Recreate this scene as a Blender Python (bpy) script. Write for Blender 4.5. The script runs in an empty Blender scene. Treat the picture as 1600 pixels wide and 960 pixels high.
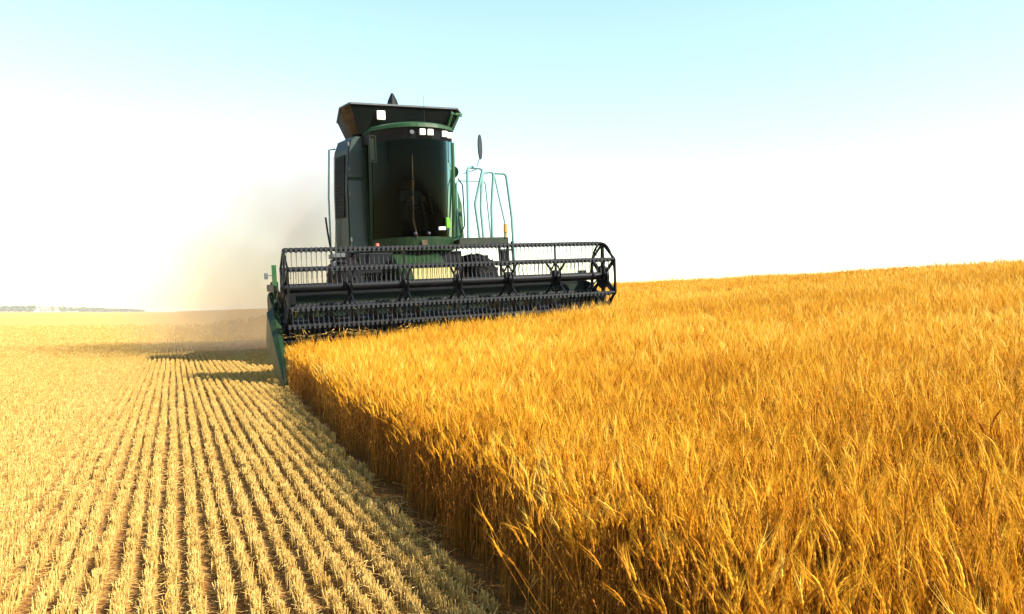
import bpy, bmesh, math, random
import numpy as np
from mathutils import Vector, Matrix

rad = math.radians
random.seed(7)
rng = np.random.default_rng(11)
S = bpy.context.scene

# ---------------------------------------------------------------- camera, sky, sun, exposure
cam_d = bpy.data.cameras.new("camera")
cam_d.sensor_width = 36.0
cam_d.lens = 27.0
cam_d.clip_start = 0.05
cam_d.clip_end = 6000.0
cam = bpy.data.objects.new("camera", cam_d)
cam.location = (0, 0, 1.61)
cam.rotation_euler = (rad(90.334), 0, -math.atan(530 / 1200))
S.collection.objects.link(cam)
S.camera = cam

SUN_EL = rad(43)
SUN_H = Vector((0.66, -0.75))            # horizontal direction towards the sun
SUN_H.normalize()
world = bpy.data.worlds.new("World")
S.world = world
world.use_nodes = True
wn = world.node_tree
wn.nodes.clear()
sky = wn.nodes.new("ShaderNodeTexSky")
sky.sky_type = 'NISHITA'
sky.sun_disc = False
sky.sun_elevation = SUN_EL
sky.sun_rotation = math.atan2(SUN_H.x, SUN_H.y)
sky.air_density = 1.55
sky.dust_density = 0.3
sky.ozone_density = 2.5
bg = wn.nodes.new("ShaderNodeBackground")
bg.inputs[1].default_value = 0.095
wo = wn.nodes.new("ShaderNodeOutputWorld")
wn.links.new(sky.outputs[0], bg.inputs[0])
wn.links.new(bg.outputs[0], wo.inputs[0])

sd = bpy.data.lights.new("sun", 'SUN')
sd.energy = 5.0
sd.angle = rad(0.5)
sd.color = (1.0, 0.92, 0.80)
sun = bpy.data.objects.new("sun", sd)
sv = Vector((SUN_H.x * math.cos(SUN_EL), SUN_H.y * math.cos(SUN_EL), math.sin(SUN_EL)))
sun.rotation_euler = sv.to_track_quat('Z', 'Y').to_euler()
sun.location = (30, -30, 40)
S.collection.objects.link(sun)

S.view_settings.view_transform = 'Standard'
S.view_settings.look = 'None'
S.view_settings.gamma = 1.0
S.view_settings.use_curve_mapping = False
S.view_settings.exposure = 1.7
S.render.engine = 'CYCLES'
S.cycles.max_bounces = 10
S.cycles.diffuse_bounces = 5
S.cycles.transparent_max_bounces = 16
S.cycles.volume_step_rate = 1.0
S.cycles.volume_bounces = 1

# ---------------------------------------------------------------- material helpers
def mat(name):
    m = bpy.data.materials.new(name)
    m.use_nodes = True
    nt = m.node_tree
    return m, nt, nt.nodes["Principled BSDF"]

def N(nt, typ, **kw):
    n = nt.nodes.new(typ)
    for k, v in kw.items():
        setattr(n, k, v)
    return n

def ramp(nt, fac, stops, interp='LINEAR'):
    r = N(nt, "ShaderNodeValToRGB")
    r.color_ramp.interpolation = interp
    e = r.color_ramp.elements
    while len(e) < len(stops):
        e.new(0.5)
    for el, (p, c) in zip(e, stops):
        el.position = p
        el.color = (c[0], c[1], c[2], 1) if not isinstance(c, float) else (c, c, c, 1)
    nt.links.new(fac, r.inputs[0])
    return r.outputs[0]

def mixc(nt, fac, a, b):
    m = N(nt, "ShaderNodeMix", data_type='RGBA')
    if isinstance(fac, float):
        m.inputs[0].default_value = fac
    else:
        nt.links.new(fac, m.inputs[0])
    for sock, v in ((m.inputs[6], a), (m.inputs[7], b)):
        if isinstance(v, tuple):
            sock.default_value = (*v, 1)
        else:
            nt.links.new(v, sock)
    return m.outputs[2]

def mth(nt, op, a, b=None, clamp=False):
    m = N(nt, "ShaderNodeMath", operation=op)
    m.use_clamp = clamp
    for i, v in enumerate((a, b)):
        if v is None:
            continue
        if isinstance(v, (int, float)):
            m.inputs[i].default_value = v
        else:
            nt.links.new(v, m.inputs[i])
    return m.outputs[0]

def noise(nt, scale, detail=4, rough=0.55, vec=None):
    n = N(nt, "ShaderNodeTexNoise")
    n.inputs["Scale"].default_value = scale
    n.inputs["Detail"].default_value = detail
    n.inputs["Roughness"].default_value = rough
    if vec is not None:
        nt.links.new(vec, n.inputs["Vector"])
    return n.outputs[0]

def objvec(nt):
    return N(nt, "ShaderNodeTexCoord").outputs["Object"]

def paint(name, col, rough=0.4, metal=0.0, dust=0.25, dustcol=(0.30, 0.22, 0.11), scale=3.0, coat=0.0, spec=0.25):
    """painted / bare metal with field dust settled in uneven patches"""
    m, nt, p = mat(name)
    v = objvec(nt)
    n1 = noise(nt, scale, 6, 0.65, v)
    n2 = noise(nt, scale * 7, 3, 0.6, v)
    f = mth(nt, 'MULTIPLY', ramp(nt, n1, [(0.42, 0.0), (0.72, 1.0)]), n2)
    f = mth(nt, 'MULTIPLY', f, dust * 1.8, True)
    c = mixc(nt, f, tuple(col), dustcol)
    nt.links.new(c, p.inputs["Base Color"])
    r = mth(nt, 'ADD', mth(nt, 'MULTIPLY', n1, 0.3), rough - 0.12, True)
    nt.links.new(r, p.inputs["Roughness"])
    p.inputs["Metallic"].default_value = metal
    p.inputs["Specular IOR Level"].default_value = spec
    p.inputs["Coat Weight"].default_value = coat
    p.inputs["Coat Roughness"].default_value = 0.15
    return m

M = {}
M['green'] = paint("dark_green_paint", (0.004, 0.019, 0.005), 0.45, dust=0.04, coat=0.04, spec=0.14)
M['green_lit'] = paint("lit_green_paint", (0.012, 0.060, 0.016), 0.42, dust=0.08, coat=0.2)  # lighter copy of the dark green, sunlight put into the colour
M['green_roof'] = paint("roof_green_paint", (0.008, 0.036, 0.010), 0.45, dust=0.08, coat=0.05, spec=0.15)
M['header'] = paint("header_dark_green", (0.003, 0.009, 0.004), 0.55, dust=0.02, spec=0.10)
M['tine'] = paint("dark_grey_tine", (0.013, 0.016, 0.018), 0.5, dust=0.04)
M['inside'] = paint("black_cab_lining", (0.006, 0.006, 0.006), 0.8, dust=0.0, spec=0.05)
M['panel'] = paint("sky_sheen_panel", (0.012, 0.027, 0.022), 0.45, dust=0.06, coat=0.15, scale=1.6)  # dark green greyed in the base colour to stand for sky sheen
M['black'] = paint("black_frame_paint", (0.003, 0.004, 0.005), 0.5, dust=0.012, spec=0.12)
M['tank'] = paint("dark_hopper_sheet", (0.003, 0.005, 0.004), 0.6, dust=0.01, spec=0.05)
M['rust'] = paint("rusty_brown_sheet", (0.022, 0.012, 0.0035), 0.6, dust=0.3)
M['steel'] = paint("worn_steel", (0.20, 0.20, 0.22), 0.4, metal=0.85, dust=0.2)
M['greyp'] = paint("grey_plastic", (0.06, 0.07, 0.075), 0.5, dust=0.2)
M['rail'] = paint("pale_teal_rail", (0.12, 0.25, 0.22), 0.35, dust=0.05)
M['yellow'] = paint("dusty_yellow_paint", (0.19, 0.16, 0.033), 0.5, dust=0.3)
M['sunlit'] = paint("sunlit_green_paint", (0.08, 0.26, 0.01), 0.4, dust=0.05)  # the machine's green with bright sun put into the colour
M['white'] = paint("white_plate", (0.80, 0.80, 0.76), 0.4, dust=0.05)
M['rubber'] = paint("tyre_rubber", (0.005, 0.005, 0.006), 0.8, dust=0.03, spec=0.05)
M['fabric'] = paint("dark_seat_cloth", (0.02, 0.02, 0.022), 0.9, dust=0.0)
M['cloth'] = paint("dark_blue_work_shirt", (0.035, 0.045, 0.08), 0.9, dust=0.0)
M['skin'] = paint("skin", (0.45, 0.25, 0.16), 0.55, dust=0.0)
M['mud'] = paint("dusty_deck", (0.006, 0.014, 0.007), 0.6, dust=0.1)

M['yellow_straw'] = paint("caught_straw", (0.36, 0.22, 0.05), 0.8, dust=0.0, spec=0.1)
m, nt, p = mat("lamp_glass")
p.inputs["Base Color"].default_value = (0.85, 0.85, 0.78, 1)
p.inputs["Roughness"].default_value = 0.18
p.inputs["Coat Weight"].default_value = 1.0
M['lamp'] = m
m, nt, p = mat("red_lens")
p.inputs["Base Color"].default_value = (0.75, 0.10, 0.05, 1)
p.inputs["Roughness"].default_value = 0.25
p.inputs["Coat Weight"].default_value = 0.6
M['red'] = m
m, nt, p = mat("amber_lens")
p.inputs["Base Color"].default_value = (0.55, 0.20, 0.03, 1)
p.inputs["Roughness"].default_value = 0.25
M['amber'] = m
m, nt, p = mat("mirror_glass")
p.inputs["Base Color"].default_value = (0.5, 0.52, 0.52, 1)
p.inputs["Metallic"].default_value = 1.0
p.inputs["Roughness"].default_value = 0.12
M['mirror'] = m

# tinted cab glass: what lies behind shows through dimly, the sky glances off it
m, nt, p = mat("tinted_glass")
nt.nodes.remove(p)
tr = N(nt, "ShaderNodeBsdfTransparent")
tr.inputs[0].default_value = (0.085, 0.10, 0.085, 1)
gl = N(nt, "ShaderNodeBsdfGlossy")
gl.inputs["Roughness"].default_value = 0.04
gl.inputs[0].default_value = (0.22, 0.34, 0.30, 1)
fr = N(nt, "ShaderNodeFresnel")
fr.inputs[0].default_value = 1.24
mx = N(nt, "ShaderNodeMixShader")
nt.links.new(fr.outputs[0], mx.inputs[0])
nt.links.new(tr.outputs[0], mx.inputs[1])
nt.links.new(gl.outputs[0], mx.inputs[2])
nt.links.new(mx.outputs[0], nt.nodes["Material Output"].inputs[0])
M['glass'] = m

def straw_mat(name, stops, rough=0.55, transl=0.25, tcol=(0.8, 0.42, 0.06)):
    """dry plant fibre: every clump its own tone (instance random) and every stalk too (mesh attribute)"""
    m, nt, p = mat(name)
    oi = N(nt, "ShaderNodeObjectInfo")
    at = N(nt, "ShaderNodeAttribute", attribute_name="tone")
    at.attribute_type = 'GEOMETRY'
    f = mth(nt, 'ADD', mth(nt, 'MULTIPLY', oi.outputs["Random"], 0.35), mth(nt, 'MULTIPLY', at.outputs["Fac"], 0.65))
    pa = N(nt, "ShaderNodeAttribute", attribute_name="patch")
    pa.attribute_type = 'INSTANCER'
    f = mth(nt, 'ADD', f, pa.outputs["Fac"], True)
    c = ramp(nt, f, stops)
    nt.links.new(c, p.inputs["Base Color"])
    p.inputs["Roughness"].default_value = rough
    p.inputs["Specular IOR Level"].default_value = 0.12
    if transl > 0:
        t = N(nt, "ShaderNodeBsdfTranslucent")
        nt.links.new(c, t.inputs[0])
        ms = N(nt, "ShaderNodeMixShader")
        ms.inputs[0].default_value = transl
        nt.links.new(p.outputs[0], ms.inputs[1])
        nt.links.new(t.outputs[0], ms.inputs[2])
        nt.links.new(ms.outputs[0], nt.nodes["Material Output"].inputs[0])
    return m

M['ear'] = straw_mat("ripe_wheat_ear", [(0.0, (0.34, 0.12, 0.005)), (0.4, (0.60, 0.275, 0.014)), (0.8, (0.74, 0.42, 0.034)), (1.0, (0.82, 0.59, 0.12))], transl=0.35)
M['stem'] = straw_mat("wheat_stem", [(0.0, (0.12, 0.038, 0.003)), (0.6, (0.28, 0.115, 0.010)), (1.0, (0.46, 0.24, 0.035))], transl=0.3)
M['stubble'] = straw_mat("cut_straw", [(0.0, (0.32, 0.165, 0.034)), (0.5, (0.53, 0.34, 0.088)), (1.0, (0.69, 0.51, 0.17))], transl=0.12)
M['chaff'] = straw_mat("loose_straw", [(0.0, (0.24, 0.11, 0.022)), (0.5, (0.48, 0.28, 0.070)), (1.0, (0.66, 0.46, 0.15))], transl=0.1)

# ---------------------------------------------------------------- mesh helpers
class MB:
    """collects boxes, bars, tubes, lofts and sheets for ONE mesh object"""
    def __init__(self):
        self.v, self.f, self.sm = [], [], []
    def add(self, vs, fs, smooth=False):
        o = len(self.v)
        self.v += [tuple(x) for x in vs]
        self.f += [tuple(i + o for i in q) for q in fs]
        self.sm += [smooth] * len(fs)
        return self
    def box(self, x0, x1, y0, y1, z0, z1):
        vs = [(x, y, z) for z in (z0, z1) for y in (y0, y1) for x in (x0, x1)]
        return self.add(vs, [(0, 2, 3, 1), (4, 5, 7, 6), (0, 1, 5, 4), (2, 6, 7, 3), (0, 4, 6, 2), (1, 3, 7, 5)])
    def hexa(self, b, t):
        """b, t: four corners each, same winding (counter-clockwise from above)"""
        return self.add(list(b) + list(t), [(3, 2, 1, 0), (4, 5, 6, 7)] + [(i, (i + 1) % 4, 4 + (i + 1) % 4, 4 + i) for i in range(4)])
    def bar(self, a, b, w, h, up=(0, 0, 1)):
        a, b = Vector(a), Vector(b)
        d = (b - a).normalized()
        u = Vector(up)
        if abs(d.dot(u)) > 0.95:
            u = Vector((0, 1, 0))
        s = d.cross(u).normalized() * (w / 2)
        u = s.cross(d).normalized() * (h / 2)
        q = [-s - u, s - u, s + u, -s + u]
        return self.add([a + k for k in q] + [b + k for k in q],
                        [(3, 2, 1, 0), (4, 5, 6, 7)] + [(i, (i + 1) % 4, 4 + (i + 1) % 4, 4 + i) for i in range(4)])
    def tube(self, pts, r, n=8, caps=True):
        pts = [Vector(q) for q in pts]
        rs = r if isinstance(r, (list, tuple)) else [r] * len(pts)
        rings, prev = [], None
        for i, q in enumerate(pts):
            d = (pts[min(i + 1, len(pts) - 1)] - pts[max(i - 1, 0)]).normalized()
            u = Vector((0, 0, 1)) if abs(d.z) < 0.9 else Vector((0, 1, 0))
            if prev is not None and prev.cross(d).length > 0.1:
                u = prev
            s = d.cross(u).normalized()
            t = s.cross(d).normalized()
            prev = t
            rings.append([q + (s * math.cos(2 * math.pi * k / n) + t * math.sin(2 * math.pi * k / n)) * rs[i] for k in range(n)])
        vs = [x for ring in rings for x in ring]
        fs = [(i * n + k, i * n + (k + 1) % n, (i + 1) * n + (k + 1) % n, (i + 1) * n + k)
              for i in range(len(pts) - 1) for k in range(n)]
        self.add(vs, fs, n > 5)
        if caps:
            self.add(rings[0], [tuple(range(n))[::-1]])
            self.add(rings[-1], [tuple(range(n))])
        return self
    def prism_x(self, prof, x0, x1):
        """polygon (y, z) extruded along x"""
        n = len(prof)
        vs = [(x0, y, z) for y, z in prof] + [(x1, y, z) for y, z in prof]
        return self.add(vs, [tuple(range(n)), tuple(range(2 * n - 1, n - 1, -1))] + [(i, n + i, n + (i + 1) % n, (i + 1) % n) for i in range(n)])
    def lathe_x(self, prof, cx, cy, cz, n=40):
        """profile (x, r) revolved about an axis parallel to x"""
        vs = [(cx + x, cy + r * math.cos(2 * math.pi * k / n), cz + r * math.sin(2 * math.pi * k / n)) for x, r in prof for k in range(n)]
        m_ = len(prof)
        fs = [(i * n + k, i * n + (k + 1) % n, (i + 1) * n + (k + 1) % n, (i + 1) * n + k) for i in range(m_ - 1) for k in range(n)]
        self.add(vs, fs, True)
        return self
    def build(self, name, material, parent=None, bevel=0.0):
        me = bpy.data.meshes.new(name)
        me.from_pydata(self.v, [], self.f)
        me.validate()
        bm = bmesh.new()
        bm.from_mesh(me)
        bmesh.ops.recalc_face_normals(bm, faces=bm.faces)
        bm.to_mesh(me)
        bm.free()
        if len(me.polygons) == len(self.sm):
            me.polygons.foreach_set("use_smooth", self.sm)
        me.materials.append(material)
        o = bpy.data.objects.new(name, me)
        S.collection.objects.link(o)
        if parent is not None:
            o.parent = parent
        if bevel:
            b = o.modifiers.new("bevel", 'BEVEL')
            b.width = bevel
            b.segments = 2
            b.limit_method = 'ANGLE'
            b.angle_limit = rad(40)
        return o

def tag(o, label=None, cat=None, group=None, kind=None):
    for k, v in (("label", label), ("category", cat), ("group", group), ("kind", kind)):
        if v:
            o[k] = v
    return o

# ---------------------------------------------------------------- terrain
def sp(x, w):
    return w * np.log1p(np.exp(np.clip(x / w, -40, 40)))

def height(X, Y):
    X = np.asarray(X, float)
    Y = np.asarray(Y, float)
    ramp_ = 1 / (1 + np.exp(-(X - 8) / 2.0))
    z = 0.108 * sp(X - 2.6, 0.5) - 0.085 * sp(X - 31, 5) - 0.023 * sp(X - 70, 10)
    z = z + 0.004 * np.clip(Y, 0, 90) * ramp_
    return z

def wheat_edge(Y):
    return 1.43 + 0.0445 * Y

gx = np.unique(np.concatenate([np.linspace(-3000, -200, 15), np.linspace(-200, -20, 19), np.arange(-20, 40, 0.5), np.linspace(40, 200, 41), np.linspace(200, 3000, 15)]))
gy = np.unique(np.concatenate([np.linspace(-600, -20, 12), np.arange(-20, 60, 0.5), np.linspace(60, 300, 49), np.linspace(300, 4500, 29)]))
GX, GY = np.meshgrid(gx, gy)
GZ = height(GX, GY)
nx, ny = len(gx), len(gy)
verts = np.stack([GX.ravel(), GY.ravel(), GZ.ravel()], 1)
ii = (np.arange(ny - 1)[:, None] * nx + np.arange(nx - 1)[None, :]).ravel()
faces = np.stack([ii, ii + 1, ii + nx + 1, ii + nx], 1)
me = bpy.data.meshes.new("ground")
me.from_pydata(verts.tolist(), [], faces.tolist())
me.polygons.foreach_set("use_smooth", [True] * len(me.polygons))
ground = bpy.data.objects.new("ground", me)
S.collection.objects.link(ground)
tag(ground, "bare brown soil and straw litter of the sloping field", "ground", None, "structure")

m, nt, p = mat("field_soil_and_straw")
v = objvec(nt)
sx = N(nt, "ShaderNodeSeparateXYZ")
nt.links.new(v, sx.inputs[0])
X, Y = sx.outputs[0], sx.outputs[1]
n_f = noise(nt, 30.0, 5, 0.7, v)
n_m = noise(nt, 5.0, 4, 0.6, v)
n_l = noise(nt, 0.25, 4, 0.6, v)
soil = ramp(nt, n_f, [(0.3, (0.080, 0.031, 0.007)), (0.7, (0.30, 0.14, 0.033))])
litter = ramp(nt, n_f, [(0.3, (0.28, 0.15, 0.035)), (0.7, (0.52, 0.34, 0.10))])
# straw cover: high on the chopped-straw swath (x < -0.7) and thin between the rows
cover_n = ramp(nt, mth(nt, 'ADD', mth(nt, 'MULTIPLY', n_m, 0.55), mth(nt, 'MULTIPLY', n_f, 0.45)), [(0.46, 0.0), (0.60, 1.0)])
left = N(nt, "ShaderNodeMapRange")
nt.links.new(mth(nt, 'ADD', X, mth(nt, 'MULTIPLY', n_l, 1.0)), left.inputs[0])
for i_, val in ((1, -0.45), (2, -1.8), (3, 0.0), (4, 1.0)):
    left.inputs[i_].default_value = val
cover = mth(nt, 'MAXIMUM', mth(nt, 'MULTIPLY', cover_n, 0.75), mth(nt, 'MULTIPLY', left.outputs[0], 0.9))
# rows run on as straw bands where single stubble is no longer resolved
rowp = mth(nt, 'SINE', mth(nt, 'MULTIPLY', X, 2 * math.pi / 0.13))
rowm = ramp(nt, mth(nt, 'ADD', mth(nt, 'MULTIPLY', rowp, 0.5), 0.5), [(0.3, 0.0), (0.7, 1.0)])
far = N(nt, "ShaderNodeMapRange")
nt.links.new(Y, far.inputs[0])
for i_, val in ((1, 40.0), (2, 75.0), (3, 0.0), (4, 0.85)):
    far.inputs[i_].default_value = val
cover = mth(nt, 'MAXIMUM', cover, far.outputs[0])
stub_c = mixc(nt, cover, soil, litter)
# wheat floor
wl = ramp(nt, n_m, [(0.3, (0.09, 0.035, 0.006)), (0.7, (0.20, 0.09, 0.015))])
edge = mth(nt, 'ADD', mth(nt, 'MULTIPLY', Y, 0.0445), 1.33)
behind = mth(nt, 'GREATER_THAN', Y, 17.35)
edge = mth(nt, 'MAXIMUM', edge, mth(nt, 'MULTIPLY', behind, mth(nt, 'MAXIMUM', 10.45, mth(nt, 'MULTIPLY', Y, 0.52))))
wmask = mth(nt, 'GREATER_THAN', X, edge)
c = mixc(nt, wmask, stub_c, wl)
nt.links.new(c, p.inputs["Base Color"])
p.inputs["Roughness"].default_value = 0.95
p.inputs["Specular IOR Level"].default_value = 0.1
bp = N(nt, "ShaderNodeBump")
bp.inputs["Strength"].default_value = 0.8
bp.inputs["Distance"].default_value = 0.03
nt.links.new(mth(nt, 'ADD', n_f, n_m), bp.inputs["Height"])
nt.links.new(bp.outputs[0], p.inputs["Normal"])
ground.data.materials.append(m)

# ---------------------------------------------------------------- plant source meshes (linked only through the geometry nodes)
def plant_mesh(name, build, mats):
    """build() fills lists of verts, faces, material index, tone"""
    V, Fc, Mi, T = [], [], [], []
    def add(vs, fs, mi, tone):
        o = len(V)
        V.extend(vs)
        T.extend([tone] * len(vs))
        for q in fs:
            Fc.append([i + o for i in q])
            Mi.append(mi)
    build(add)
    me = bpy.data.meshes.new(name)
    me.from_pydata(V, [], Fc)
    me.polygons.foreach_set("material_index", Mi)
    at = me.attributes.new("tone", 'FLOAT', 'POINT')
    at.data.foreach_set("value", T)
    for k in mats:
        me.materials.append(k)
    me.update()
    return bpy.data.objects.new(name, me)

def sweep(add, pts, rs, n, mi, tone):
    pts = [np.array(q, float) for q in pts]
    vs, fs = [], []
    for i, q in enumerate(pts):
        d = pts[min(i + 1, len(pts) - 1)] - pts[max(i - 1, 0)]
        d /= np.linalg.norm(d) + 1e-9
        u = np.array([1.0, 0.13, 0]) if abs(d[0]) < 0.8 else np.array([0, 1.0, 0])
        s = np.cross(d, u); s /= np.linalg.norm(s)
        t = np.cross(s, d)
        for k in range(n):
            a = 2 * math.pi * k / n
            vs.append(tuple(q + (s * math.cos(a) + t * math.sin(a)) * rs[i]))
    for i in range(len(pts) - 1):
        for k in range(n):
            fs.append((i * n + k, i * n + (k + 1) % n, (i + 1) * n + (k + 1) % n, (i + 1) * n + k))
    add(vs, fs, mi, tone)

def wheat_stalk(add, R, x, y, thick=1.0, awn=6, leaves=1):
    H = R.gauss(0.76, 0.055)
    az = R.uniform(0, 6.283)
    lean = abs(R.gauss(0, 0.07)) + 0.02
    dx, dy = math.cos(az) * lean, math.sin(az) * lean
    tone = R.random()
    def at(t):
        return (x + dx * H * t ** 2, y + dy * H * t ** 2, H * t)
    ts = [0, 0.35, 0.7, 1.0]
    sweep(add, [at(t) for t in ts], [0.0021 * thick, 0.0019 * thick, 0.0016 * thick, 0.0013 * thick], 3, 1, tone * 0.8 + 0.1)
    # ear: nods over in the direction of the lean
    L = R.uniform(0.07, 0.095)
    bend = R.uniform(0.0, 0.45) if R.random() < 0.92 else R.uniform(0.5, 1.1)
    p0 = np.array(at(1.0))
    hd = np.array([math.cos(az), math.sin(az), 0])
    pts, q, ang = [p0], p0.copy(), lean * 2
    seg = 8 if thick < 1.3 else 4
    for i in range(seg):
        ang += bend / seg
        q = q + (hd * math.sin(ang) + np.array([0, 0, 1]) * math.cos(ang)) * L / seg
        pts.append(q.copy())
    prof = (0.35, 1.05, 0.75, 1.15, 0.78, 1.08, 0.66, 0.85, 0.2) if seg == 8 else (0.35, 1.0, 1.05, 0.8, 0.2)   # spikelets swell and pinch
    rs = [k * 0.0047 * thick for k in prof]
    sweep(add, pts, rs, 5, 0, tone)
    for i in range(awn):
        k = 1 + (i * 2) % (seg - 1)
        b = pts[k]
        a2 = R.uniform(0, 6.283)
        side = np.array([math.cos(a2), math.sin(a2), 0]) * 0.28
        d = hd * math.sin(ang) + np.array([0, 0, 1]) * math.cos(ang) + side * R.uniform(0.3, 1)
        d /= np.linalg.norm(d)
        w = np.cross(d, np.array([math.sin(a2), -math.cos(a2), 0.2]))
        w = w / (np.linalg.norm(w) + 1e-9) * 0.0009 * thick
        tip = b + d * R.uniform(0.07, 0.12)
        add([tuple(b - w), tuple(b + w), tuple(tip)], [(0, 1, 2)], 0, min(1, tone + 0.2))
    for i in range(leaves):
        t = R.uniform(0.3, 0.85)
        b = np.array(at(t))
        a2 = R.uniform(0, 6.283)
        o = np.array([math.cos(a2), math.sin(a2), 0])
        w = np.array([-math.sin(a2), math.cos(a2), 0]) * 0.0034 * thick
        up = R.uniform(0.02, 0.09)
        p1 = b + o * 0.05 + np.array([0, 0, up])
        p2 = b + o * R.uniform(0.09, 0.14) + np.array([0, 0, up - R.uniform(0.03, 0.14)])
        add([tuple(b - w * 0.6), tuple(b + w * 0.6), tuple(p1 + w), tuple(p1 - w), tuple(p2)], [(0, 1, 2, 3), (3, 2, 4)], 1, tone)

def wheat_clump(seed, n, radius, thick, awn):
    R = random.Random(seed)
    def b(add):
        for i in range(n):
            r = radius * math.sqrt(R.random())
            a = R.uniform(0, 6.283)
            wheat_stalk(add, R, r * math.cos(a), r * math.sin(a), thick, awn, 1 if R.random() < 0.7 else 2)
    return plant_mesh("wheat_clump", b, [M['ear'], M['stem']])

small = [wheat_clump(100 + i, 9, 0.11, 1.0, 11) for i in range(8)]
large = [wheat_clump(200 + i, 70, 0.48, 1.5, 4) for i in range(5)]

def tuft(seed, n, lx, ly, hmin, hmax, thick):
    R = random.Random(seed)
    def b(add):
        for i in range(n):
            x, y = R.gauss(0, lx), R.uniform(-ly, ly)
            h = R.uniform(hmin, hmax)
            tx, ty = R.gauss(0, 0.10) * h, R.gauss(0, 0.25) * h
            tone = R.random()
            sweep(add, [(x, y, -0.01), (x + tx * .5, y + ty * .5, h * .5), (x + tx, y + ty, h)], [0.0030 * thick] * 3, 4, 0, tone)
            if R.random() < 0.18:          # torn leaf blade
                a = R.uniform(0, 6.283)
                o = np.array([math.cos(a), math.sin(a), 0])
                w = np.array([-o[1], o[0], 0]) * 0.004 * thick
                c0 = np.array([x, y, h * R.uniform(.3, .8)])
                c1 = c0 + o * R.uniform(.03, .07) + np.array([0, 0, R.uniform(-.03, .02)])
                add([tuple(c0 - w), tuple(c0 + w), tuple(c1 + w * .4), tuple(c1 - w * .4)], [(0, 1, 2, 3)], 0, tone)
    return plant_mesh("stubble_tuft", b, [M['stubble']])

tufts = [tuft(300 + i, 30, 0.010, 0.065, 0.075, 0.105, 0.75) for i in range(8)]
tufts_l = [tuft(330 + i, 70, 0.016, 0.30, 0.08, 0.135, 1.5) for i in range(5)]

def litter_clump(seed, n, radius, thick):
    R = random.Random(seed)
    def b(add):
        for i in range(n):
            r = radius * math.sqrt(R.random())
            a = R.uniform(0, 6.283)
            x, y = r * math.cos(a), r * math.sin(a)
            L = R.uniform(0.03, 0.16)
            o = R.uniform(0, 6.283)
            z0, z1 = R.uniform(0.004, 0.05), R.uniform(0.004, 0.05)
            d = np.array([math.cos(o) * L, math.sin(o) * L])
            sweep(add, [(x, y, z0), (x + d[0] * .5, y + d[1] * .5, (z0 + z1) / 2 + R.uniform(0, .015)), (x + d[0], y + d[1], z1)],
                  [0.0022 * thick] * 3, 3, 0, R.random())
    return plant_mesh("straw_litter", b, [M['chaff']])

litters = [litter_clump(400 + i, 26, 0.17, 1.0) for i in range(7)]
litters_l = [litter_clump(430 + i, 90, 0.6, 2.0) for i in range(4)]

def scatter(name, P, rot, scl, idx, sources, label, cat, patch=None):
    """one object: points that carry rotation, scale and variant, instanced by geometry nodes"""
    n = len(P)
    me = bpy.data.meshes.new(name)
    me.vertices.add(n)
    me.vertices.foreach_set("co", np.asarray(P, np.float32).ravel())
    a = me.attributes.new("rot", 'FLOAT_VECTOR', 'POINT'); a.data.foreach_set("vector", np.asarray(rot, np.float32).ravel())
    a = me.attributes.new("scl", 'FLOAT_VECTOR', 'POINT'); a.data.foreach_set("vector", np.asarray(scl, np.float32).ravel())
    a = me.attributes.new("patch", 'FLOAT', 'POINT'); a.data.foreach_set("value", np.asarray(patch if patch is not None else np.zeros(n), np.float32))
    a = me.attributes.new("idx", 'INT', 'POINT'); a.data.foreach_set("value", np.asarray(idx, np.int32))
    me.update()
    o = bpy.data.objects.new(name, me)
    S.collection.objects.link(o)
    tag(o, label, cat, None, "stuff")
    ng = bpy.data.node_groups.new(name + "_scatter", 'GeometryNodeTree')
    ng.interface.new_socket("Geometry", in_out='INPUT', socket_type='NodeSocketGeometry')
    ng.interface.new_socket("Geometry", in_out='OUTPUT', socket_type='NodeSocketGeometry')
    gi, go = ng.nodes.new("NodeGroupInput"), ng.nodes.new("NodeGroupOutput")
    iop = ng.nodes.new("GeometryNodeInstanceOnPoints")
    jn = ng.nodes.new("GeometryNodeJoinGeometry")
    for s in reversed(sources):
        oi = ng.nodes.new("GeometryNodeObjectInfo")
        oi.inputs["Object"].default_value = s
        oi.inputs["As Instance"].default_value = True
        ng.links.new(oi.outputs["Geometry"], jn.inputs[0])
    def attr(nm, dt):
        q = ng.nodes.new("GeometryNodeInputNamedAttribute")
        q.data_type = dt
        q.inputs["Name"].default_value = nm
        return q.outputs["Attribute"]
    ng.links.new(gi.outputs[0], iop.inputs["Points"])
    ng.links.new(jn.outputs[0], iop.inputs["Instance"])
    iop.inputs["Pick Instance"].default_value = True
    ng.links.new(attr("idx", 'INT'), iop.inputs["Instance Index"])
    ng.links.new(attr("rot", 'FLOAT_VECTOR'), iop.inputs["Rotation"])
    ng.links.new(attr("scl", 'FLOAT_VECTOR'), iop.inputs["Scale"])
    ng.links.new(iop.outputs[0], go.inputs[0])
    md = o.modifiers.new("scatter", 'NODES')
    md.node_group = ng
    return o

def wave(X, Y, k, seed):
    r = np.random.default_rng(seed)
    s = np.zeros_like(X)
    for i in range(6):
        a = r.uniform(0, 2 * np.pi)
        kk = k * r.uniform(0.5, 1.8)
        s += np.sin((X * np.cos(a) + Y * np.sin(a)) * kk + r.uniform(0, 6.28))
    return s / 6

def cells(x0, x1, y0, y1, d):
    n = int((x1 - x0) * (y1 - y0) * d)
    return rng.uniform(x0, x1, n), rng.uniform(y0, y1, n)

CUT_Y = 17.35            # the knife: behind it only the uncut side is left standing
HEAD_R = 10.45
def in_wheat(X, Y):
    return np.where(Y < CUT_Y, X > wheat_edge(Y) + 0.03 * np.sin(Y * 5) + 0.02 * np.sin(Y * 17), X > np.maximum(HEAD_R, 0.52 * Y))

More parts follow.
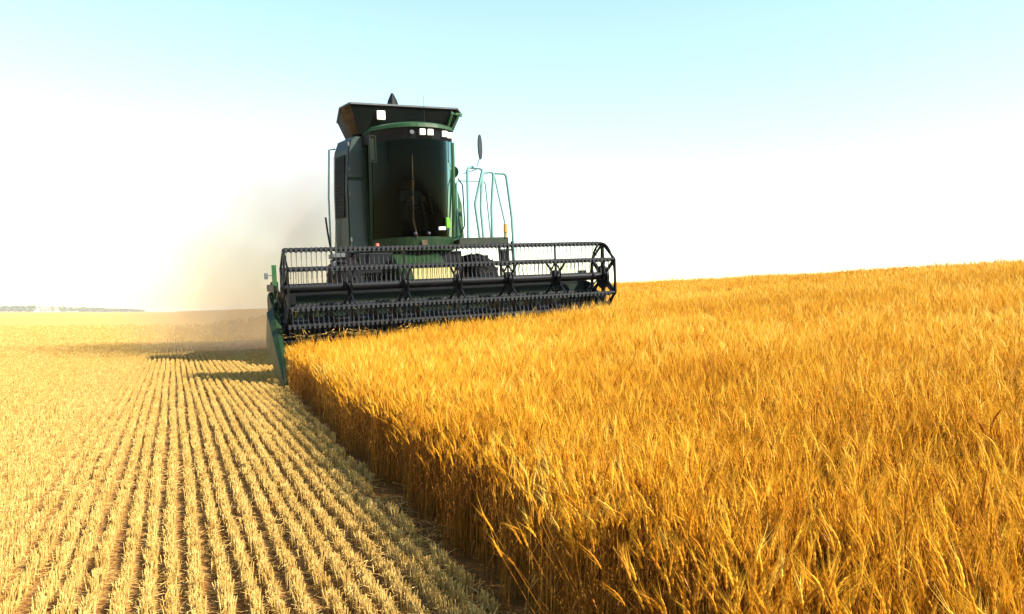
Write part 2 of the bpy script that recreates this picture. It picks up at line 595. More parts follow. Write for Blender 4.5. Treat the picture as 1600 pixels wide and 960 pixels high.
# --- standing wheat
def wheat_points(x0, x1, y0, y1, d, rmin, rmax, nsrc, off, width):
    X, Y = cells(x0, x1, y0, y1, d)
    r = np.hypot(X, Y)
    k = in_wheat(X - width, Y) & (r >= rmin) & (r < rmax) & (r > 0.9)
    k &= ~((Y > CUT_Y - width) & (Y < CUT_Y + width) & (X < HEAD_R + width))
    X, Y = X[k], Y[k]
    n = len(X)
    P = np.stack([X, Y, height(X, Y)], 1)
    lean_x = 0.05 * wave(X, Y, 1.3, 3) + rng.normal(0, 0.035, n)
    lean_y = 0.05 * wave(X, Y, 1.1, 4) + rng.normal(0, 0.035, n) - 0.02
    rot = np.stack([lean_x, lean_y, rng.uniform(0, 6.283, n)], 1)
    hz = (1.0 + 0.07 * wave(X, Y, 0.9, 5) + 0.04 * wave(X, Y, 3.0, 6)) * rng.normal(1.0, 0.05, n)
    # the cut face: outermost plants stand shorter and lean out over the stubble
    de = np.where(Y < CUT_Y, X - wheat_edge(Y), X - np.maximum(HEAD_R, 0.52 * Y))
    g = np.clip(1 - de / 0.40, 0, 1)
    hz = hz * (1 - 0.20 * g * rng.uniform(0.3, 1.3, n))
    rot[:, 1] -= g * rng.uniform(-0.03, 0.16, n)
    fallen = (g > 0.5) & (rng.random(n) < 0.015)
    rot[fallen, 1] -= rng.uniform(0.4, 0.9, fallen.sum())
    scl = np.stack([np.ones(n), np.ones(n), hz], 1)
    return P, rot, scl, rng.integers(0, nsrc, n) + off

parts = [wheat_points(0.5, 26, -3, 19, 105, 0.0, 14, 8, 0, 0.06),
         wheat_points(0.5, 30, -6, 26, 48, 14, 24, 8, 0, 0.06),
         wheat_points(1.5, 60, -10, 60, 6.5, 21, 46, 5, 8, 0.42),
         wheat_points(8, 110, -15, 130, 3.6, 46, 130, 5, 8, 0.42)]
P, rot, scl, idx = (np.concatenate(q) for q in zip(*parts))
scatter("wheat", P, rot, scl, idx, small + large, "ripe golden wheat standing uncut on the right of the field", "wheat",
        0.04 + 0.24 * wave(P[:, 0], P[:, 1], 0.55, 61) + 0.20 * wave(P[:, 0], P[:, 1], 1.9, 62))

# --- stubble rows
ROW = 0.13
Ps, Rs, Ss, Is = [], [], [], []
for i, x in enumerate(np.arange(-13.0, 4.0, ROW)):
    step = 0.047
    Y = np.arange(1.0, 30.0, step)
    Y = Y + rng.uniform(-0.03, 0.03, len(Y))
    X = x + 0.012 * np.sin(Y * 0.7 + i * 1.7) + rng.normal(0, 0.006, len(Y))
    miss = wave(X * 9, Y, 2.2, 50 + i % 17) + rng.normal(0, 0.25, len(Y))
    k = (X < wheat_edge(Y) - 0.04) & (miss > -0.85)
    k &= rng.random(len(Y)) < np.clip((wheat_edge(Y) - X) / 0.45 + 0.15, 0, 1)
    if x < -0.6:
        k &= rng.random(len(Y)) < 0.9
    if x < -6:
        k &= Y > 8
    X, Y = X[k], Y[k]
    n = len(X)
    Ps.append(np.stack([X, Y, height(X, Y)], 1))
    Rs.append(np.stack([rng.normal(0, .06, n), rng.normal(0, .06, n), rng.choice([0, math.pi], n) + rng.normal(0, .12, n)], 1))
    s = rng.uniform(0.8, 1.15, n)
    Ss.append(np.stack([s, s, s * rng.uniform(0.88, 1.1, n)], 1))
    Is.append(rng.integers(0, 8, n))
for i, x in enumerate(np.arange(-24.0, 40.0, ROW)):
    Y = np.arange(30.0, 100.0, 0.55)
    Y = Y + rng.uniform(-0.2, 0.2, len(Y))
    X = x + rng.normal(0, 0.008, len(Y))
    k = (X < np.maximum(HEAD_R - 0.2, 0.52 * Y - 0.3)) & (rng.random(len(Y)) < np.clip(0.9 - (Y - 45) / 55, 0.08, 0.9))
    X, Y = X[k], Y[k]
    n = len(X)
    Ps.append(np.stack([X, Y, height(X, Y)], 1))
    Rs.append(np.stack([np.zeros(n), np.zeros(n), rng.choice([0, math.pi], n)], 1))
    s = rng.uniform(0.85, 1.15, n)
    Ss.append(np.stack([s, s, s], 1))
    Is.append(rng.integers(8, 13, n))
# the swath just cut behind the header
for i, x in enumerate(np.arange(2.2, HEAD_R, ROW)):
    Y = np.arange(18.6, 30.0, 0.5)
    Y = Y + rng.uniform(-0.15, 0.15, len(Y))
    X = x + rng.normal(0, 0.008, len(Y))
    k = X < HEAD_R - 0.2
    X, Y = X[k], Y[k]
    n = len(X)
    Ps.append(np.stack([X, Y, height(X, Y)], 1))
    Rs.append(np.zeros((n, 3)))
    Ss.append(np.ones((n, 3)))
    Is.append(rng.integers(8, 13, n))
scatter("stubble", np.concatenate(Ps), np.concatenate(Rs), np.concatenate(Ss), np.concatenate(Is), tufts + tufts_l,
        "pale cut straw stubble standing in straight drilled rows on the left", "stubble")

# --- loose chopped straw
def straw_points(x0, x1, y0, y1, d, dens, nsrc, off):
    X, Y = cells(x0, x1, y0, y1, d)
    k = (rng.random(len(X)) < dens(X, Y)) & (X < np.where(Y < CUT_Y + 1.3, wheat_edge(Y) - 0.05, HEAD_R - 0.3)) & (np.hypot(X, Y) > 0.8) & (rng.random(len(X)) < np.clip(1 - (Y - 45) / 40, 0.05, 1))
    X, Y = X[k], Y[k]
    n = len(X)
    s = rng.uniform(0.7, 1.3, n)
    return (np.stack([X, Y, height(X, Y)], 1), np.stack([np.zeros(n), np.zeros(n), rng.uniform(0, 6.283, n)], 1),
            np.stack([s, s, s * 0.8], 1), rng.integers(0, nsrc, n) + off)

def dens_near(X, Y):
    swath = 1 / (1 + np.exp((X + 1.55 + 0.35 * wave(X, Y, 0.9, 21)) / 0.16))
    edge_ = np.exp(-((X - wheat_edge(Y) + 0.22) / 0.16) ** 2)
    patch = np.clip(wave(X, Y, 3.0, 22) * 1.3 - 0.15, 0, 1)
    return np.clip(swath * 0.42 + edge_ * 0.6 + patch * 0.14 + 0.03, 0, 1)

def dens_far(X, Y):
    return np.clip(0.45 + 0.5 * wave(X * 2.5, Y * 0.3, 0.5, 23), 0.1, 1)

parts = [straw_points(-9, 4, 0.8, 26, 42, dens_near, 7, 0), straw_points(-26, 10, 24, 85, 3.0, dens_far, 4, 7)]
P, rot, scl, idx = (np.concatenate(q) for q in zip(*parts))
scatter("loose_straw", P, rot, scl, idx, litters + litters_l, "chopped straw lying loose between and over the stubble rows", "straw")

# ---------------------------------------------------------------- the combine harvester
TILT = rad(3.15)
HV = bpy.data.objects.new("combine_harvester", None)
S.collection.objects.link(HV)
HV.location = (6.24, 17.3, 0.22)
HV.rotation_euler = (0, -TILT, 0)
tag(HV, "dark green combine harvester with a wide black reel cutting into the wheat", "combine harvester")

XL, XR = -4.1, 4.22
# ---- header
f = MB()
f.prism_x([(1.02, 0.98), (1.10, 0.98), (1.20, 1.95), (1.12, 1.95)], XL, XR)
f.prism_x([(0.02, 0.93), (0.02, 0.97), (0.55, 0.86), (1.02, 1.03), (1.02, 0.98), (0.55, 0.80)], XL, XR)
HD = f.build('header_frame', M['header'], HV)
f = MB().box(XL, XR, 1.205, 1.38, 1.86, 2.06)
f.build('top_beam', M['black'], HD, 0.02)
f = MB().box(XL, XR, 1.205, 1.34, 0.98, 1.12)
f.build('lower_beam', M['black'], HD, 0.02)
# knife with guards
k = MB().box(XL, XR, -0.06, 0.0, 0.925, 0.955)
k.build('cutter_bar', M['black'], HD)
k = MB()
n_g = 108
for i in range(n_g):
    x = XL + 0.05 + i * (XR - XL - 0.1) / (n_g - 1)
    k.add([(x - .018, -.055, .925), (x + .018, -.055, .925), (x + .018, -.055, .965), (x - .018, -.055, .965), (x, -.20, .94)],
          [(0, 1, 4), (1, 2, 4), (2, 3, 4), (3, 0, 4), (3, 2, 1, 0)])
k.build('knife_guards', M['steel'], HD)
# feed auger with left and right hand flighting and fingers in the middle
a = MB().tube([(XL + .1, .58, 1.24), (XR - .1, .58, 1.24)], 0.20, 20)
AUG = a.build('feed_auger', M['black'], HD)
fl = MB()
for x0, x1, hand in ((XL + .12, -.55, 1), (XR - .12, .85, -1)):
    turns = abs(x1 - x0) / 0.5
    n_s = int(turns * 18)
    vs, fs = [], []
    for i in range(n_s + 1):
        t = i / n_s
        x = x0 + (x1 - x0) * t
        an = hand * 2 * math.pi * turns * t
        for r in (0.19, 0.34):
            vs.append((x, .58 + r * math.cos(an), 1.24 + r * math.sin(an)))
    for i in range(n_s):
        fs.append((2 * i, 2 * i + 1, 2 * i + 3, 2 * i + 2))
    fl.add(vs, fs, True)
fl.build('auger_flighting', M['rust'], HD)

# end sheets and crop dividers
for sgn, x in ((-1, XL), (1, XR)):
    f = MB().prism_x([(-.30, .80), (-.05, .72), (1.40, .78), (1.40, 1.9), (1.25, 2.02), (.95, 1.98), (.35, 1.62), (-.12, 1.16)], x - .03, x + .03)
    f.build('end_sheet', M['header'], HD, 0.012)
    # divider snout: lofted from a tall wide back to a low point
    secs = [(0.55, 0.92, 1.72, 0.17), (0.1, 0.62, 1.42, 0.16), (-.35, 0.32, 1.02, 0.13), (-.75, 0.12, 0.60, 0.09), (-1.10, 0.05, 0.20, 0.035)]
    vs, fs = [], []
    xo = x + sgn * 0.02
    for (y, z0, z1, w) in secs:
        vs += [(xo - w, y, z0 + .04), (xo, y - .02, z0), (xo + w, y, z0 + .04), (xo + w * .75, y, z1 - .12), (xo, y, z1), (xo - w * .75, y, z1 - .12)]
    for i in range(len(secs) - 1):
        for q in range(6):
            fs.append((i * 6 + q, i * 6 + (q + 1) % 6, (i + 1) * 6 + (q + 1) % 6, (i + 1) * 6 + q))
    fs += [tuple(range(5, -1, -1)), tuple(range(24, 30))]
    MB().add(vs, fs).build('crop_divider', M['green'], HD, 0.012)
    # reel lift arm with its ram
    f = MB()
    f.bar((x + sgn * .0, 1.30, 2.16), (x, -.02, 2.10), .07, .16)
    f.box(x - (.10 if sgn > 0 else -.06), x + (.10 if sgn > 0 else .22), 1.22, 1.40, 2.0, 2.30)
    f.build('reel_arm', M['black'], HD, 0.012)
    f = MB().tube([(x - sgn * .12, 1.2, 1.55), (x - sgn * .10, .62, 1.86)], .045, 10)
    f.tube([(x - sgn * .10, .62, 1.86), (x - sgn * .09, .2, 2.06)], .022, 8)
    f.build('lift_ram', M['steel'], HD)
# tall green post, hose bracket and little lamp on the outer left corner
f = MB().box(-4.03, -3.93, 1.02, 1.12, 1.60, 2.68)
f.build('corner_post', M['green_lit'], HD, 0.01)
f = MB().bar((-4.04, 1.07, 2.44), (-4.14, 1.07, 2.44), .02, .02).box(-4.20, -4.12, 1.03, 1.10, 2.36, 2.50)
f.build('marker_lamp', M['greyp'], HD, 0.006)
f = MB()
f.box(-3.92, -3.62, .42, .66, 1.72, 2.16)
f.tube([(-3.77, .40, 1.95), (-3.77, .36, 1.95)], .13, 14)
f.tube([(-3.80, .45, 1.75), (-3.86, .3, 1.45), (-3.80, .5, 1.2), (-3.74, .8, 1.1)], .025, 7)
f.tube([(-3.72, .45, 1.75), (-3.74, .28, 1.50), (-3.70, .5, 1.3), (-3.64, .8, 1.2)], .025, 7)
f.build('reel_drive', M['black'], HD, 0.012)
# hydraulic hoses drooping along the top beam
for x0, x1 in ((-2.4, -.4), (.9, 2.6)):
    f = MB()
    for q in range(3):
        pts = [(x0 + (x1 - x0) * t, 1.42 + .03 * q, 2.12 + .05 * q - .16 * math.sin(math.pi * t)) for t in np.linspace(0, 1, 12)]
        f.tube(pts, .022, 6)
    f.build('hydraulic_hose', M['black'], HD)

# ---- reel
RX0, RX1, RZ, RR = -3.9, 4.08, 2.1, 0.84
f = MB().tube([(RX0 - .02, 0, RZ), (RX1 + .02, 0, RZ)], .10, 16)
RE = f.build('reel', M['black'], HV)
SPX = [-3.9, -2.5, -1.2, .1, 1.42, 2.73, 4.12]
BA = [math.pi / 2 + i * math.pi / 3 + 0.04 for i in range(6)]
BP = [(.66 * math.cos(q), RZ + RR * math.sin(q)) for q in BA]
for i, x in enumerate(SPX):
    f = MB()
    end = i in (0, 6)
    for (y, z) in BP:
        f.bar((x, 0, RZ), (x, y, z), .07 if end else .045, .035 if not end else .05, up=(1, 0, 0))
    f.tube([(x - .05, 0, RZ), (x + .05, 0, RZ)], .19, 16)
    for j in range(6):
        a_, b_ = BP[j], BP[(j + 1) % 6]
        if end:
            f.bar((x, *a_), (x, *b_), .05, .04, up=(1, 0, 0))
        else:
            am = (a_[0] * .45, RZ + (a_[1] - RZ) * .45)
            bm_ = (b_[0] * .45, RZ + (b_[1] - RZ) * .45)
            f.bar((x, *am), (x, *bm_), .03, .03, up=(1, 0, 0))
    f.build('reel_spider', M['black'], RE)
# end shields: leaf-shaped cam plates standing outside the last spider
for x, sg in ((RX1 + .04, 1),):
    f = MB()
    for (y, z) in BP:
        f.bar((x, .10, RZ - .06), (x, y * .9 + .04, z - .03), .03, .05, up=(1, 0, 0))
    n_c = 30
    pts = [(x, .04 + .60 * math.cos(2 * math.pi * q / n_c), RZ + RR * math.sin(2 * math.pi * q / n_c)) for q in range(n_c + 1)]
    f.tube(pts, .03, 6, False)
    f.tube([(x - .03, .05, RZ - .03), (x + .03, .05, RZ - .03)], .30, 20)
    f.build('cam_ring', M['black'], RE)
TP = 0.108
n_t = int((RX1 - RX0 - .1) / TP)
for bi, (y, z) in enumerate(BP):
    f = MB().tube([(RX0, y, z), (RX1, y, z)], .044, 8)
    bt = f.build('bat', M['black'], RE)
    g = MB()
    for i in range(n_t + 1):
        x = RX0 + .06 + i * TP
        g.box(x - .026, x + .026, y - .045, y + .045, z - .06, z + .048)                 # clamp
        y1, z1 = y - .015, z - .05
        g.bar((x, y1, z1), (x, y + .03, z - .20), .013, .013)
        g.bar((x, y + .03, z - .20), (x, y + .0, z - .36), .011, .011)
    tn = g.build('tine_row', M['tine'], RE)
    tn['kind'] = 'stuff'

# straw and ears caught on the knife, in the trough and over the bats
R_ = random.Random(31)
f = MB()
def strand(a, b, r=.008):
    a, b = Vector(a), Vector(b)
    mid = (a + b) / 2 - Vector((0, 0, .03))
    f.tube([a, mid, b], r, 4, False)
for i in range(150):
    x = R_.uniform(XL + .1, XR - .1)
    y, z = R_.uniform(-.05, .40), R_.uniform(.98, 1.10)
    L, a_ = R_.uniform(.2, .6), R_.gauss(math.pi / 2, .8)
    strand((x, y, z), (x + L * math.cos(a_), min(y + abs(L * math.sin(a_)), .9), z + R_.uniform(-.02, .12)))
for i in range(46):
    y, z = R_.choice([BP[4], BP[3]])
    x = R_.uniform(RX0 + .2, RX1 - .2)
    strand((x, y, z + .04), (x + R_.uniform(-.15, .15), y - R_.uniform(.02, .12), z - R_.uniform(.2, .5)), .006)
f.build('caught_straw', M['yellow_straw'], HD)['kind'] = 'stuff'

# ---- feeder house
f = MB().hexa([(-.62, 1.36, .95), (.92, 1.36, .95), (.80, 4.3, 2.1), (-.55, 4.3, 2.1)],
              [(-.62, 1.36, 1.84), (.92, 1.36, 1.84), (.80, 3.4, 3.0), (-.55, 3.4, 3.0)])
f.build('feeder_house', M['green'], HV, 0.02)
f = MB().hexa([(-.52, 1.46, 2.07), (.74, 1.46, 2.07), (.74, 1.60, 2.07), (-.52, 1.60, 2.07)],
              [(-.52, 1.70, 2.52), (.74, 1.70, 2.52), (.74, 1.82, 2.52), (-.52, 1.82, 2.52)])
f.build('feeder_shield', M['yellow'], HV, 0.01)

# ---- chassis
f = MB().box(-1.45, 1.55, 3.55, 4.3, 2.50, 3.06)
f.box(-1.15, 1.35, 4.3, 9.2, 1.5, 3.1)
f.box(-1.5, 1.7, 3.85, 4.2, 1.35, 1.75)
CH = f.build('chassis', M['black'], HV, 0.02)
f = MB().box(.35, .62, 3.50, 3.55, 2.66, 2.72)
f.build('tow_plate', M['greyp'], CH, 0.005)
f = MB().box(-1.86, -1.56, 3.45, 3.60, 2.45, 2.78).box(-2.16, -1.90, 3.42, 3.60, 2.50, 2.86)
f.build('step_bracket', M['greyp'], CH, 0.02)

def wheel(cx, cy, cz, R_, W, side):
    prof = [(-W / 2, R_ * .60), (-W / 2, R_ * .86), (-W * .44, R_ * .95), (-W * .2, R_ * .985), (W * .2, R_ * .985), (W * .44, R_ * .95), (W / 2, R_ * .86), (W / 2, R_ * .60)]
    f = MB().lathe_x(prof, cx, cy, cz, 48)
    lug = 22
    for i in range(lug):
        for s in (-1, 1):
            a0 = 2 * math.pi * (i + (.25 if s > 0 else -.25)) / lug
            a1 = a0 + 0.16
            def pt(x, an, r):
                return (cx + x, cy + r * math.cos(an), cz + r * math.sin(an))
            w_ = .07 / R_
            b = [pt(s * W * .04, a1, R_ * .97), pt(s * W * .47, a0, R_ * .93), pt(s * W * .47, a0 + w_, R_ * .93), pt(s * W * .04, a1 + w_, R_ * .97)]
            t = [pt(s * W * .04, a1, R_ * 1.02), pt(s * W * .47, a0, R_ * .985), pt(s * W * .47, a0 + w_, R_ * .985), pt(s * W * .04, a1 + w_, R_ * 1.02)]
            f.hexa(b, t)
    w = f.build('wheel', M['rubber'], HV)
    prof = [(-W * .42, R_ * .61), (-W * .30, R_ * .55), (-W * .1, R_ * .5), (W * .1, R_ * .5), (W * .30, R_ * .55), (W * .42, R_ * .61)]
    f = MB().lathe_x(prof, cx, cy, cz, 40)
    f.tube([(cx - .02, cy, cz), (cx + .02, cy, cz)], R_ * .52, 32)
    f.tube([(cx - W * .3, cy, cz), (cx + W * .3, cy, cz)], R_ * .16, 16)
    f.build('rim', M['yellow'], w)
wheel(-1.78, 3.95, 1.53, 1.45, .66, -1)
wheel(2.07, 3.95, 1.53, 1.45, .66, 1)
wheel(-.85, 8.6, 1.02, 1.0, .5, -1)
wheel(1.5, 8.6, 1.02, 1.0, .5, 1)

# ---- body
f = MB()
prof_l = [(-1.50, 3.10), (-.86, 3.10), (-.74, 6.46), (-1.18, 6.46), (-1.30, 6.36), (-1.38, 6.10)]
def slab_y(mb, prof, y0, y1):
    n = len(prof)
    return mb.add([(x, y0, z) for x, z in prof] + [(x, y1, z) for x, z in prof],
                  [tuple(range(n)), tuple(range(2 * n - 1, n - 1, -1))] + [(i, n + i, n + (i + 1) % n, (i + 1) % n) for i in range(n)])
slab_y(f, prof_l, 4.40, 5.0)
f.box(-1.30, 1.70, 5.0, 6.8, 3.1, 5.2)
f.hexa([(-1.28, 6.8, 3.1), (1.68, 6.8, 3.1), (1.6, 9.3, 3.1), (-.88, 9.3, 3.1)], [(-1.28, 6.8, 5.2), (1.68, 6.8, 5.2), (1.6, 9.3, 5.2), (-.88, 9.3, 5.2)])
f.hexa([(-.86, 9.3, 2.6), (1.58, 9.3, 2.6), (1.5, 10.8, 2.2), (-.66, 10.8, 2.2)], [(-.86, 9.3, 5.1), (1.58, 9.3, 5.1), (1.5, 10.8, 3.7), (-.66, 10.8, 3.7)])
BO = f.build('body', M['green'], HV, 0.03)
f = MB()
slab_y(f, [(-1.47, 3.14), (-.90, 3.14), (-.845, 5.18), (-1.445, 5.18)], 4.365, 4.40)
f.build('front_panel', M['panel'], BO, 0.012)
f = MB()
slab_y(f, [(-1.44, 5.26), (-.84, 5.26), (-.79, 6.42), (-1.18, 6.42), (-1.29, 6.33), (-1.36, 6.08)], 4.365, 4.40)
f.build('front_panel', M['panel'], BO, 0.012)
for x, z in ((-.93, 4.2), (-.90, 5.75)):
    MB().box(x - .03, x + .02, 4.335, 4.365, z - .10, z + .10).build('latch', M['black'], BO, 0.006)
for z in (3.5, 4.8, 5.5, 6.2):
    MB().box(-1.47 + .04 * (z - 3.1) / 2, -1.42 + .04 * (z - 3.1) / 2, 4.34, 4.365, z - .06, z + .06).build('hinge', M['greyp'], BO, 0.006)
# left flank: leaning side panel with the tall dark radiator intake
f = MB()
st = [(4.40, -1.50, -1.39, -1.30, -1.18), (4.95, -1.75, -1.66, -1.55, -1.30), (5.7, -1.62, -1.55, -1.45, -1.22), (7.0, -1.32, -1.27, -1.20, -1.02), (8.9, -.98, -.95, -.90, -.78)]
vs = []
for y, a0, a1, a2, a3 in st:
    dz = 0 if y < 5.8 else -.15 * (y - 5.7)
    vs += [(a0, y, 3.14), (a0 + .02, y, 4.9), (a1, y, 6.06 + dz), (a2, y, 6.34 + dz), (a3, y, 6.46 + dz)]
fs = [(i * 5 + j, i * 5 + j + 1, i * 5 + j + 6, i * 5 + j + 5) for i in range(4) for j in range(4)]
f.add(vs, fs)
f.build('side_panel', M['panel'], BO)
f = MB()
f.hexa([(-1.565, 4.50, 4.15), (-1.735, 4.88, 4.15), (-1.75, 4.87, 4.15), (-1.58, 4.49, 4.15)], [(-1.47, 4.50, 5.92), (-1.66, 4.88, 5.88), (-1.675, 4.87, 5.88), (-1.485, 4.49, 5.92)])
for i in range(16):
    z = 4.22 + i * .105
    k_ = (z - 4.15) / 1.75
    f.bar((-1.585 + .095 * k_, 4.50, z), (-1.752 + .075 * k_, 4.87, z - .01), .02, .03)
f.build('radiator_grille', M['black'], BO)
# right flank beside the cab, sunlight put into its lighter green
f = MB()
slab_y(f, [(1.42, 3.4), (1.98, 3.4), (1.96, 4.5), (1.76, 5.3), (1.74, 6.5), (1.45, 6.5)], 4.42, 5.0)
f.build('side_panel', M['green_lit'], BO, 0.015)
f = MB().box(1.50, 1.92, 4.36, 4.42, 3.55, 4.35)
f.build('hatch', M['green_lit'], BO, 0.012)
f = MB().box(-.72, 1.4, 6.4, 9.0, 5.2, 6.1)
f.build('engine_cover', M['green'], BO, 0.06)
f = MB().tube([(1.0, 8.2, 6.2), (1.0, 8.2, 7.0)], .11, 14)
f.build('exhaust_pipe', M['rust'], BO)
# folded unloading auger along the right flank, spout to the rear
f = MB().tube([(2.0, 5.2, 5.6), (1.95, 6.0, 5.95), (1.9, 11.2, 5.7)], .20, 16)
f.tube([(1.9, 11.2, 5.7), (1.9, 11.55, 5.4)], .22, 14)
f.build('unloading_auger', M['green'], BO)

# ---- grain tank: flared hopper
bot = [(-1.22, 4.35), (1.68, 4.35), (1.68, 6.8), (-1.22, 6.8)]
z0, z1 = 6.48, 7.26
top = [(-1.34, 4.02), (1.80, 4.02), (1.98, 4.2), (1.98, 6.1), (1.80, 6.28), (-1.05, 6.28), (-1.32, 6.0), (-1.58, 4.30)]
bt8 = [(-1.10, 4.32), (1.56, 4.32), (1.70, 4.46), (1.70, 5.8), (1.56, 5.94), (-.95, 5.94), (-1.08, 5.8), (-1.24, 4.48)]
f = MB()
vs = [(x, y, z0) for x, y in bt8] + [(x, y, z1 + (0 if i not in (2, 3, 6, 7) else -.10)) for i, (x, y) in enumerate(top)]
vs += [(x * .985 + .002, y + (.03 if y < 5.5 else -.03), z) for (x, y, z) in vs]
fs = []
for i in range(8):
    j = (i + 1) % 8
    fs += [(i, j, 8 + j, 8 + i), (16 + i, 24 + i, 24 + j, 16 + j), (8 + i, 8 + j, 24 + j, 24 + i)]
fs += [tuple(range(16, 24)), tuple(range(7, -1, -1))]
f.add(vs, fs)
GT = f.build('grain_tank', M['tank'], HV)
f = MB()
for i in range(8):
    j = (i + 1) % 8
    zi = z1 + (0 if i not in (2, 3, 6, 7) else -.10)
    zj = z1 + (0 if j not in (2, 3, 6, 7) else -.10)
    f.bar((*top[i], zi + .012), (*top[j], zj + .012), .06, .05)
f.build('tank_rim', M['greyp'], GT)
f = MB().add([(-1.605, 4.30, 7.17), (-1.355, 4.0, 7.26), (-1.09, 4.305, 6.49), (-1.255, 4.48, 6.49)], [(0, 1, 2, 3)])
f.add([(-1.595, 4.31, 7.17), (-1.345, 4.01, 7.26), (-1.08, 4.315, 6.49), (-1.245, 4.49, 6.49)], [(3, 2, 1, 0)])
f.build('corner_gusset', M['rust'], GT)
f = MB()
f.bar((1.62, 4.06, 7.18), (2.0, 4.16, 7.12), .05, .10)
f.bar((1.64, 4.05, 7.12), (1.50, 4.22, 6.62), .06, .16, up=(0, 1, 0))
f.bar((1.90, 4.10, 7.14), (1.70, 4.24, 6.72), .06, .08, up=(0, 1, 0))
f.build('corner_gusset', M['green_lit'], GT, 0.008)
# peaked loading-auger cap showing over the rim
f = MB()
n_c = 10
f.add([(-.04 + .21 * math.cos(2 * math.pi * q / n_c), 4.35 + .21 * math.sin(2 * math.pi * q / n_c), 7.20) for q in range(n_c)] +
      [(-.04 + .14 * math.cos(2 * math.pi * q / n_c), 4.35 + .14 * math.sin(2 * math.pi * q / n_c), 7.48) for q in range(n_c)] +
      [(-.04 + .035 * math.cos(2 * math.pi * q / n_c), 4.35 + .035 * math.sin(2 * math.pi * q / n_c), 7.70) for q in range(n_c)],
      [(q, (q + 1) % n_c, n_c + (q + 1) % n_c, n_c + q) for q in range(n_c)] + [(n_c + q, n_c + (q + 1) % n_c, 2 * n_c + (q + 1) % n_c, 2 * n_c + q) for q in range(n_c)] + [tuple(range(2 * n_c, 3 * n_c))])
f.build('auger_cap', M['black'], GT)
f = MB().box(-.60, -.36, 4.02, 4.10, 6.85, 7.11)
WL = f.build('work_light', M['lamp'], GT, 0.02)
# grain heaped inside
f = MB()
gr = [(-1.30, 4.4), (1.7, 4.4), (1.7, 5.95), (-1.05, 5.95)]
f.add([(x, y, 6.85) for x, y in gr] + [(.2, 5.2, 7.2)], [(0, 1, 4), (1, 2, 4), (2, 3, 4), (3, 0, 4)])
m_, nt_, p_ = mat("heaped_grain")
p_.inputs["Base Color"].default_value = (0.55, 0.30, 0.07, 1)
p_.inputs["Roughness"].default_value = 0.9
nt_.links.new(ramp(nt_, noise(nt_, 60, 3, .7, objvec(nt_)), [(.3, (.40, .20, .05)), (.7, (.65, .38, .10))]), p_.inputs["Base Color"])
f.build('grain_heap', m_, GT)

# ---- cab
# plan of the glass: curved windscreen between two corner pillars; z 3.45 .. 6.15
CZ0, CZ1 = 3.46, 6.12
plan = []
for q in range(13):
    t = q / 12
    x = -.92 + 2.26 * t
    plan.append((x, 3.02 + .75 * abs(2 * (t - .56)) ** 2.4 * (.9 if t < .56 else .75)))
def lean(x, y, z):
    k = (z - CZ0) / (CZ1 - CZ0)
    return (x + .02 * k, y - .10 * k + .16 * (1 - k) ** 2, z)
f = MB()
zs = [CZ0 + (CZ1 - CZ0) * q / 6 for q in range(7)]
vs = [lean(x, y, z) for z in zs for x, y in plan]
npl = len(plan)
fs = [(r * npl + q, r * npl + q + 1, (r + 1) * npl + q + 1, (r + 1) * npl + q) for r in range(6) for q in range(npl - 1)]
CB0 = MB()
# cab base, rear wall and floor
CB0.add([(x, y + .02 + .16, 3.08) for x, y in plan] + [(1.40, 4.42, 3.08), (-.98, 4.42, 3.08)] +
        [(x, y + .16, CZ0) for x, y in plan] + [(1.40, 4.42, CZ0), (-.98, 4.42, CZ0)],
        [(q, (q + 1) % (npl + 2), npl + 2 + (q + 1) % (npl + 2), npl + 2 + q) for q in range(npl + 2)] +
        [tuple(range(npl + 1, -1, -1)), tuple(range(npl + 2, 2 * npl + 4))])
CB = CB0.build('cab', M['green'], HV)
MB().box(-.95, 1.38, 4.36, 4.42, CZ0, CZ1).build('rear_wall', M['inside'], CB)
MB().add([(x, y + .20, CZ0 + .012) for x, y in plan] + [(1.36, 4.34, CZ0 + .012), (-.94, 4.34, CZ0 + .012)], [tuple(range(npl + 2))]).build('floor_mat', M['inside'], CB)
MB().add(vs, fs, True).build('windscreen', M['glass'], CB)
xl, yl = plan[0]
xr, yr = plan[-1]
for x, y, nm in ((xl, yl, 'side_window'), (xr, yr, 'side_window')):
    a0, a1 = lean(x, y + .02, CZ0), lean(x, y + .02, CZ1)
    MB().add([a0, (x, 4.36, CZ0), (x, 4.36, CZ1), a1], [(0, 1, 2, 3)]).build(nm, M['glass'], CB)
for (x, y), mm in ((plan[0], 'green'), (plan[-1], 'green_lit')):  # right pillar takes the lit copy, sun coloured into its green
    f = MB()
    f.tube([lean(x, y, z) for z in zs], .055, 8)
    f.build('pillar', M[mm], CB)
for (x, y), mm in ((plan[5], 'rust'),):
    f = MB().tube([Vector(lean(x, y - .03, z)) for z in zs[1:6]], .009, 6)
    f.bar(lean(x, y - .03, zs[1]), lean(x + .12, y - .06, CZ0 - .02), .02, .02)
    f.build('wiper', M['rust'], CB)
for x in (-.95, 1.38):
    f = MB().box(x - .05, x + .05, 4.28, 4.38, CZ0, CZ1)
    f.build('pillar', M['green'], CB, 0.01)
